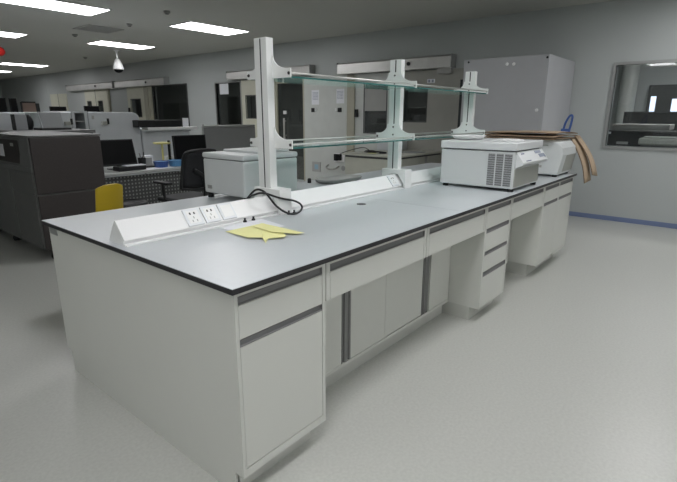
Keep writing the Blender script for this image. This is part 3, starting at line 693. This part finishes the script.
for s_ in (-1, 1):
    MB().tube([(s_ * .14, -.17, .44), (s_ * .14, -.20, .55), (s_ * .13, -.215, .72)], .01).build('back_post', M['steel'], t, local=True)
    for q_ in (-1, 1): MB().tube([(s_ * .16, q_ * .15, .44), (s_ * .19, q_ * .18, 0)], .011, 8, False).build('leg', M['steel'], t, local=True)

t = thing('desk', 'long pale desk with dark perforated front panel behind the bench', 'desk', (2.35, 4.55, 0))
box(1.38, 3.4, 4.15, 4.98, .722, .75).build('desktop', M['desk'], t, .003)
box(1.42, 3.36, 4.19, 4.20, .22, .705).build('front_panel', M['perf'], t)
for x in (1.42, 3.36):
    for y in (4.22, 4.92): box(x - .02, x + .02, y - .02, y + .02, 0, .722).build('leg', M['alu'], t)

def monitor(x, y, z, wd, ht, label, rz=0, tilt=8, m='screen', group='monitors in the left half of the room'):
    t = thing('monitor', label, 'monitor', (x, y, z), rz, group)
    a = math.radians(tilt); mb = MB(); z0 = .10 if z > .8 else .05
    for (d0, d1, w_, h0, h1, nm, mm) in ((0, .028, wd, 0, ht, 'housing', 'blackp'), (-.002, 0, wd - .03, .018, ht - .015, 'screen', m)):
        q_ = []
        for dd, hh in ((d0, h0), (d1, h0), (d1, h1), (d0, h1)):
            q_.append((dd * math.cos(a) + hh * math.sin(a), z0 + hh * math.cos(a) - dd * math.sin(a)))
        MB().prism(q_, 0, -w_ / 2, w_ / 2).build(nm, M[mm], t, .003 if nm == 'housing' else 0, local=True)
    MB().box(-.025, .025, .03, .05, .01, .14).build('stand', M['blackp'], t, .003, local=True)
    bw = min(.11, wd * .42); MB().box(-bw, bw, -.05, .13, 0, .012).build('base', M['blackp'], t, .003, local=True)
    return t
monitor(1.86, 4.50, .75, .44, .31, 'black monitor on the pale desk beside the brown analyser', 0, 15)
monitor(2.85, 4.50, .75, .50, .325, 'black monitor on the pale desk behind the mesh chair', 0, 4)
t = thing('keyboard', 'black keyboard tray with papers on it under the nearer monitor', 'keyboard', (1.92, 4.40, .75))
box(1.73, 2.06, 4.27, 4.43, .7505, .80).build('body', M['blackp'], t, .006)
tag(box(1.83, 2.07, 4.29, 4.40, .8005, .810).build('paper_stack', M['paperw'], None), 'white papers lying on the black keyboard under the nearer monitor', 'paper')
tag(box(2.04, 2.40, 4.22, 4.36, .7505, .7525).build('paper_sheet', M['paperw'], None), 'flat white paper at the front edge of the pale desk', 'paper')
t = thing('pen_cup', 'black pen cup on the pale desk right of the nearer monitor', 'cup', (2.20, 4.62, .75))
MB().lathe([(.045, 0), (.05, .11), (.045, .11), (.04, .02)], (2.20, 4.62, .75), 16).build('cup', M['blackp'], t)
for k in range(4):
    a = k * 1.7; MB().tube([(2.20, 4.62, .78), (2.20 + .035 * math.cos(a), 4.62 + .035 * math.sin(a), .90 + .01 * k)], .006, 6).build('pen', M['blackp' if k % 2 else 'alu'], t)
tag(box(2.27, 2.36, 4.66, 4.76, .7505, .85).build('card_box', M['alu'], None, .003), 'small grey box beside the black pen cup', 'box')
tag(box(2.08, 2.27, 4.44, 4.52, .7505, .768).build('desk_tray', M['blackp'], None, .005), 'flat black tray strip lying in front of the black pen cup', 'tray')
for x, m, l in ((2.31, 'bluep', 'deep blue tub on the pale desk, left of its paler twin'), (2.51, 'bluel', 'lighter blue tub on the pale desk next to the far monitor')):
    t = thing('plastic_tub', l, 'tub', (x, 4.36, .75), group='blue tubs on the desk')
    MB().lathe([(.075, 0), (.095, .07), (.10, .075), (.09, .075), (.07, .008)], (x, 4.36, .7505), 20).build('tub', M[m], t)
    MB().lathe([(.085, .060), (.085, .068)], (x, 4.36, .7505), 20).build('content', M['bluel'], t)
t = thing('pipette_stand', 'pale yellow T-shaped pipette stand behind the blue tubs', 'stand', (2.60, 4.80, .75))
MB().lathe([(.07, 0), (.07, .012)], (2.60, 4.80, .7505), 20).build('base', M['yel2'], t); MB().tube([(2.60, 4.80, .76), (2.60, 4.80, 1.01)], .014).build('column', M['yel2'], t)
MB().lathe([(.10, 1.005), (.115, 1.015), (.115, 1.028), (.03, 1.034)], (2.60, 4.80, 0), 20).build('carousel', M['yel2'], t)
MB().tube([(2.69, 4.78, .752), (2.69, 4.78, 1.05)], .018).build('pipette', M['blackp'], t)
for x, z0, z1, l in ((2.46, .7505, .86, 'white carton behind the deep blue tub'), (2.78, .7505, .835, 'low white carton behind the pipette stand')):
    tag(box(x - .09, x + .03, 4.86, 4.95, z0, z1).build('carton', M['paperw'], None, .003), l, 'carton', 'white cartons on the desk')

# office chair and stool
t = thing('office_chair', 'black mesh office chair with armrests facing the pale desk', 'chair', (2.15, 3.56, 0), math.radians(2))
MB().box(-.25, .25, -.22, .26, .44, .50).build('seat', M['blackp'], t, .03, local=True, seg=3)
mb = MB(); nx, nz = 9, 8; grid = []
for j in range(nz):
    row = []
    for i in range(nx):
        s_ = i / (nx - 1) * 2 - 1; v = j / (nz - 1)
        wd = .235 - .03 * v; row.append(mb.bm.verts.new((wd * s_, -.27 - .07 * v + .05 * s_ * s_, .62 + .39 * v)))
    grid.append(row)
for j in range(nz - 1):
    for i in range(nx - 1): mb.bm.faces.new((grid[j][i], grid[j][i + 1], grid[j + 1][i + 1], grid[j + 1][i]))
o = mb.build('backrest', M['mesh'], t, local=True, smooth=True); sd = o.modifiers.new('thick', 'SOLIDIFY'); sd.thickness = .008
MB().tube([(-.235, -.22, .62), (-.222, -.25, .85), (-.20, -.28, .99), (-.1, -.33, 1.022), (.1, -.33, 1.022), (.20, -.28, .99), (.222, -.25, .85), (.235, -.22, .62), (0, -.28, .60), (-.235, -.22, .62)], .016).build('back_frame', M['blackp'], t, local=True, smooth=True)
MB().tube([(0, -.15, .45), (0, -.30, .50), (0, -.31, .72), (-.12, -.31, .82)], .022).build('back_support', M['blackp'], t, local=True, smooth=True)
for s_ in (-1, 1):
    a = MB().box(s_ * .30 - .035, s_ * .30 + .035, -.12, .16, .66, .69).build('armrest', M['blackp'], t, .012, local=True)
    MB().tube([(s_ * .24, 0, .46), (s_ * .30, 0, .50), (s_ * .30, .02, .66)], .016).build('armrest_post', M['blackp'], a, local=True)
MB().lathe([(.03, .08), (.03, .44)], (0, 0, 0), 14).build('gas_lift', M['steel'], t, local=True)
for k in range(5):
    a = k * 2 * PI / 5; c_, s_ = math.cos(a), math.sin(a)
    l = MB().tube([(0, 0, .10), (.29 * c_, .29 * s_, .075)], .02, 8).build('leg', M['blackp'], t, local=True)
    MB().lathe([(.026, -.02), (.03, 0), (.026, .02)], (.29 * c_, .29 * s_, .03), 14, 0).build('castor', M['blackp'], l, local=True)
t = thing('black_stool', 'low black padded stool in front of the perforated desk panel', 'stool', (1.58, 3.86, 0))
MB().lathe([(.19, .40), (.21, .42), (.21, .455), (.19, .47)], (1.58, 3.86, 0), 28).build('seat', M['blackp'], t, smooth=True)
MB().lathe([(.025, .08), (.025, .40)], (1.58, 3.86, 0), 12).build('column', M['steel'], t)
for k in range(5):
    a = k * 2 * PI / 5; MB().tube([(1.58, 3.86, .09), (1.58 + .2 * math.cos(a), 3.86 + .2 * math.sin(a), .03), (1.58 + .23 * math.cos(a), 3.86 + .23 * math.sin(a), .012)], .012, 8, False).build('leg', M['steel'], t)

# farther machines
t = thing('machine_bench', 'low grey bench behind the brown analyser', 'bench', (1.4, 5.6, 0))
box(1.36, 1.9, 5.2, 5.8, 0, 1.10).build('body', M['ang'], t, .01); box(1.02, 1.92, 5.18, 5.82, 1.16, 1.2).box(1.02, 1.36, 5.2, 5.8, 0, 1.16).build('top', M['angd'], t, .006); box(1.36, 1.9, 5.22, 5.78, 1.10, 1.16).build('riser', M['darkframe'], t)
t = thing('tilted_display', 'grey sloping display panel on a black base above the brown analyser', 'display', (1.52, 5.5, 1.2))
MB().prism([(5.44, 1.225), (5.50, 1.225), (5.56, 1.412), (5.50, 1.412)], 0, 1.405, 1.655).build('panel', M['greyscreen'], t, .006)
box(1.36, 1.70, 5.34, 5.62, 1.2005, 1.225).build('base', M['blackp'], t, .005)
MB().prism([(5.42, 1.225), (5.46, 1.225), (5.53, 1.40), (5.50, 1.40)], 0, 1.39, 1.405).build('side_rail', M['analyser'], t, .003)
t = thing('small_display', 'small grey screen with black side, leftmost above the brown analyser', 'display', (1.2, 5.5, 1.2))
box(1.14, 1.265, 5.5, 5.53, 1.2005, 1.378).build('screen', M['greyscreen'], t, .003); box(1.115, 1.14, 5.495, 5.56, 1.2005, 1.385).build('side', M['blackp'], t, .003)
tag(MB().lathe([(.035, 0), (.05, .05), (.055, .1), (.035, .16), (.02, .185)], (1.33, 5.66, 1.2005), 14).build('bottle', M['blackp'], None, smooth=True), 'black bottle between the small screen and the sloping display', 'bottle')

t = thing('white_cabinet', 'plain white cabinet at the left edge behind the small grey screen', 'cabinet', (1.0, 6.3, 0))
box(.3, 1.42, 6.0, 6.7, 0, 1.41).build('body', M['analyser'], t, .015)
box(.3, 1.40, 5.99, 6.0, .1, 1.1).build('door', M['analyser'], t, .003)

t = thing('white_analyser', 'long white analyser line with open shelf and rounded right end', 'machine', (2.4, 6.5, 0))
box(1.70, 1.975, 6.0, 7.0, 0, 1.415).build('left_module', M['analyser'], t, .01)
mb = box(1.98, 2.02, 6.0, 7.0, 0, 1.43).box(2.15, 2.19, 6.0, 7.0, 0, 1.43).box(2.02, 2.15, 6.0, 7.0, 1.405, 1.43).box(2.02, 2.15, 6.4, 7.0, 0, 1.405).box(2.02, 2.15, 6.0, 6.4, 0, 1.19)
sh = mb.build('shelf_module', M['analyser'], t)
box(2.02, 2.15, 6.02, 6.4, 1.285, 1.295).build('shelf_board', M['frost'], sh)
hp = [(2.20, 0), (2.96, 0), (2.96, 1.34), (2.945, 1.375), (2.91, 1.405), (2.86, 1.42), (2.20, 1.42)]
MB().prism(hp, 1, 6.0, 7.0).build('hood', M['analyser'], t, .006)
for x in (1.93, 2.43):
    k = box(x - .06, x + .02, 5.95, 6.0, 1.24, 1.29).build('probe_arm', M['instrd'], t); box(x + .01, x + .03, 5.93, 5.96, 1.25, 1.33).build('probe_tip', M['blackp'], k)
box(2.25, 2.28, 5.995, 6.0, 1.32, 1.37).build('label_plate', M['frost'], t)
t = thing('low_analyser', 'low grey-white module with black top strip, right of the white analyser hood', 'machine', (3.4, 6.5, 0))
box(2.97, 3.82, 5.98, 7.0, 0, 1.17).build('body', M['analyser'], t, .01); box(2.965, 3.84, 5.78, 5.98, 1.15, 1.195).build('front_lip', M['whitep'], t, .006)
box(2.83, 3.55, 5.80, 5.98, 1.197, 1.305).build('black_tray', M['blackp'], t, .01)
box(2.97, 3.80, 5.965, 5.98, .30, 1.14).build('front_cover', M['analyser'], t, .004)

t = thing('desk_partition', 'dark grey desk partition with pale rail left of the nearest post', 'partition', (3.9, 5.1, 0))
box(3.46, 4.46, 5.06, 5.10, .08, 1.20).build('panel', M['greypart'], t, .006)
MB().tube([(3.452, 5.08, .08), (3.452, 5.08, 1.165), (3.47, 5.08, 1.205), (3.52, 5.08, 1.215), (4.46, 5.08, 1.215)], .018).build('rail', M['alu'], t, smooth=True)
box(3.46, 3.5, 4.9, 5.25, 0, .08).build('foot', M['alu'], t); box(4.42, 4.46, 4.9, 5.25, 0, .08).build('foot', M['alu'], t)

t = thing('far_desk', 'far pale desk holding the small dark monitors below the wall doors', 'desk', (3.0, 9.3, 0))
box(1.8, 4.0, 8.8, 9.6, 1.06, 1.10).build('desktop', M['desk'], t); box(1.85, 3.95, 8.85, 9.55, 0, 1.06).build('body', M['ang'], t)
monitor(3.00, 9.1, 1.10, .30, .33, 'small dark monitor far off beneath the double beige door', 0, 4)
monitor(3.64, 9.1, 1.10, .30, .35, 'small dark monitor far off beneath the steel rail box', 0, 4)
monitor(2.075, 9.1, 1.10, .14, .47, 'dark upright monitor at the left edge, split by a pale strip', 0, 2)
monitor(2.255, 9.1, 1.10, .12, .47, 'dark upright monitor just right of the pale strip at the left edge', 0, 2)
t = thing('pin_board', 'small brown board with black edges far off at the left', 'board', (2.5, 9.1, 1.10))
box(2.38, 2.60, 9.08, 9.11, 1.1005, 1.60).build('board', M['brownboard'], t); box(2.362, 2.38, 9.07, 9.12, 1.1005, 1.60).box(2.60, 2.66, 9.07, 9.12, 1.1005, 1.58).box(2.38, 2.60, 9.07, 9.12, 1.585, 1.61).build('edge', M['blackp'], t)
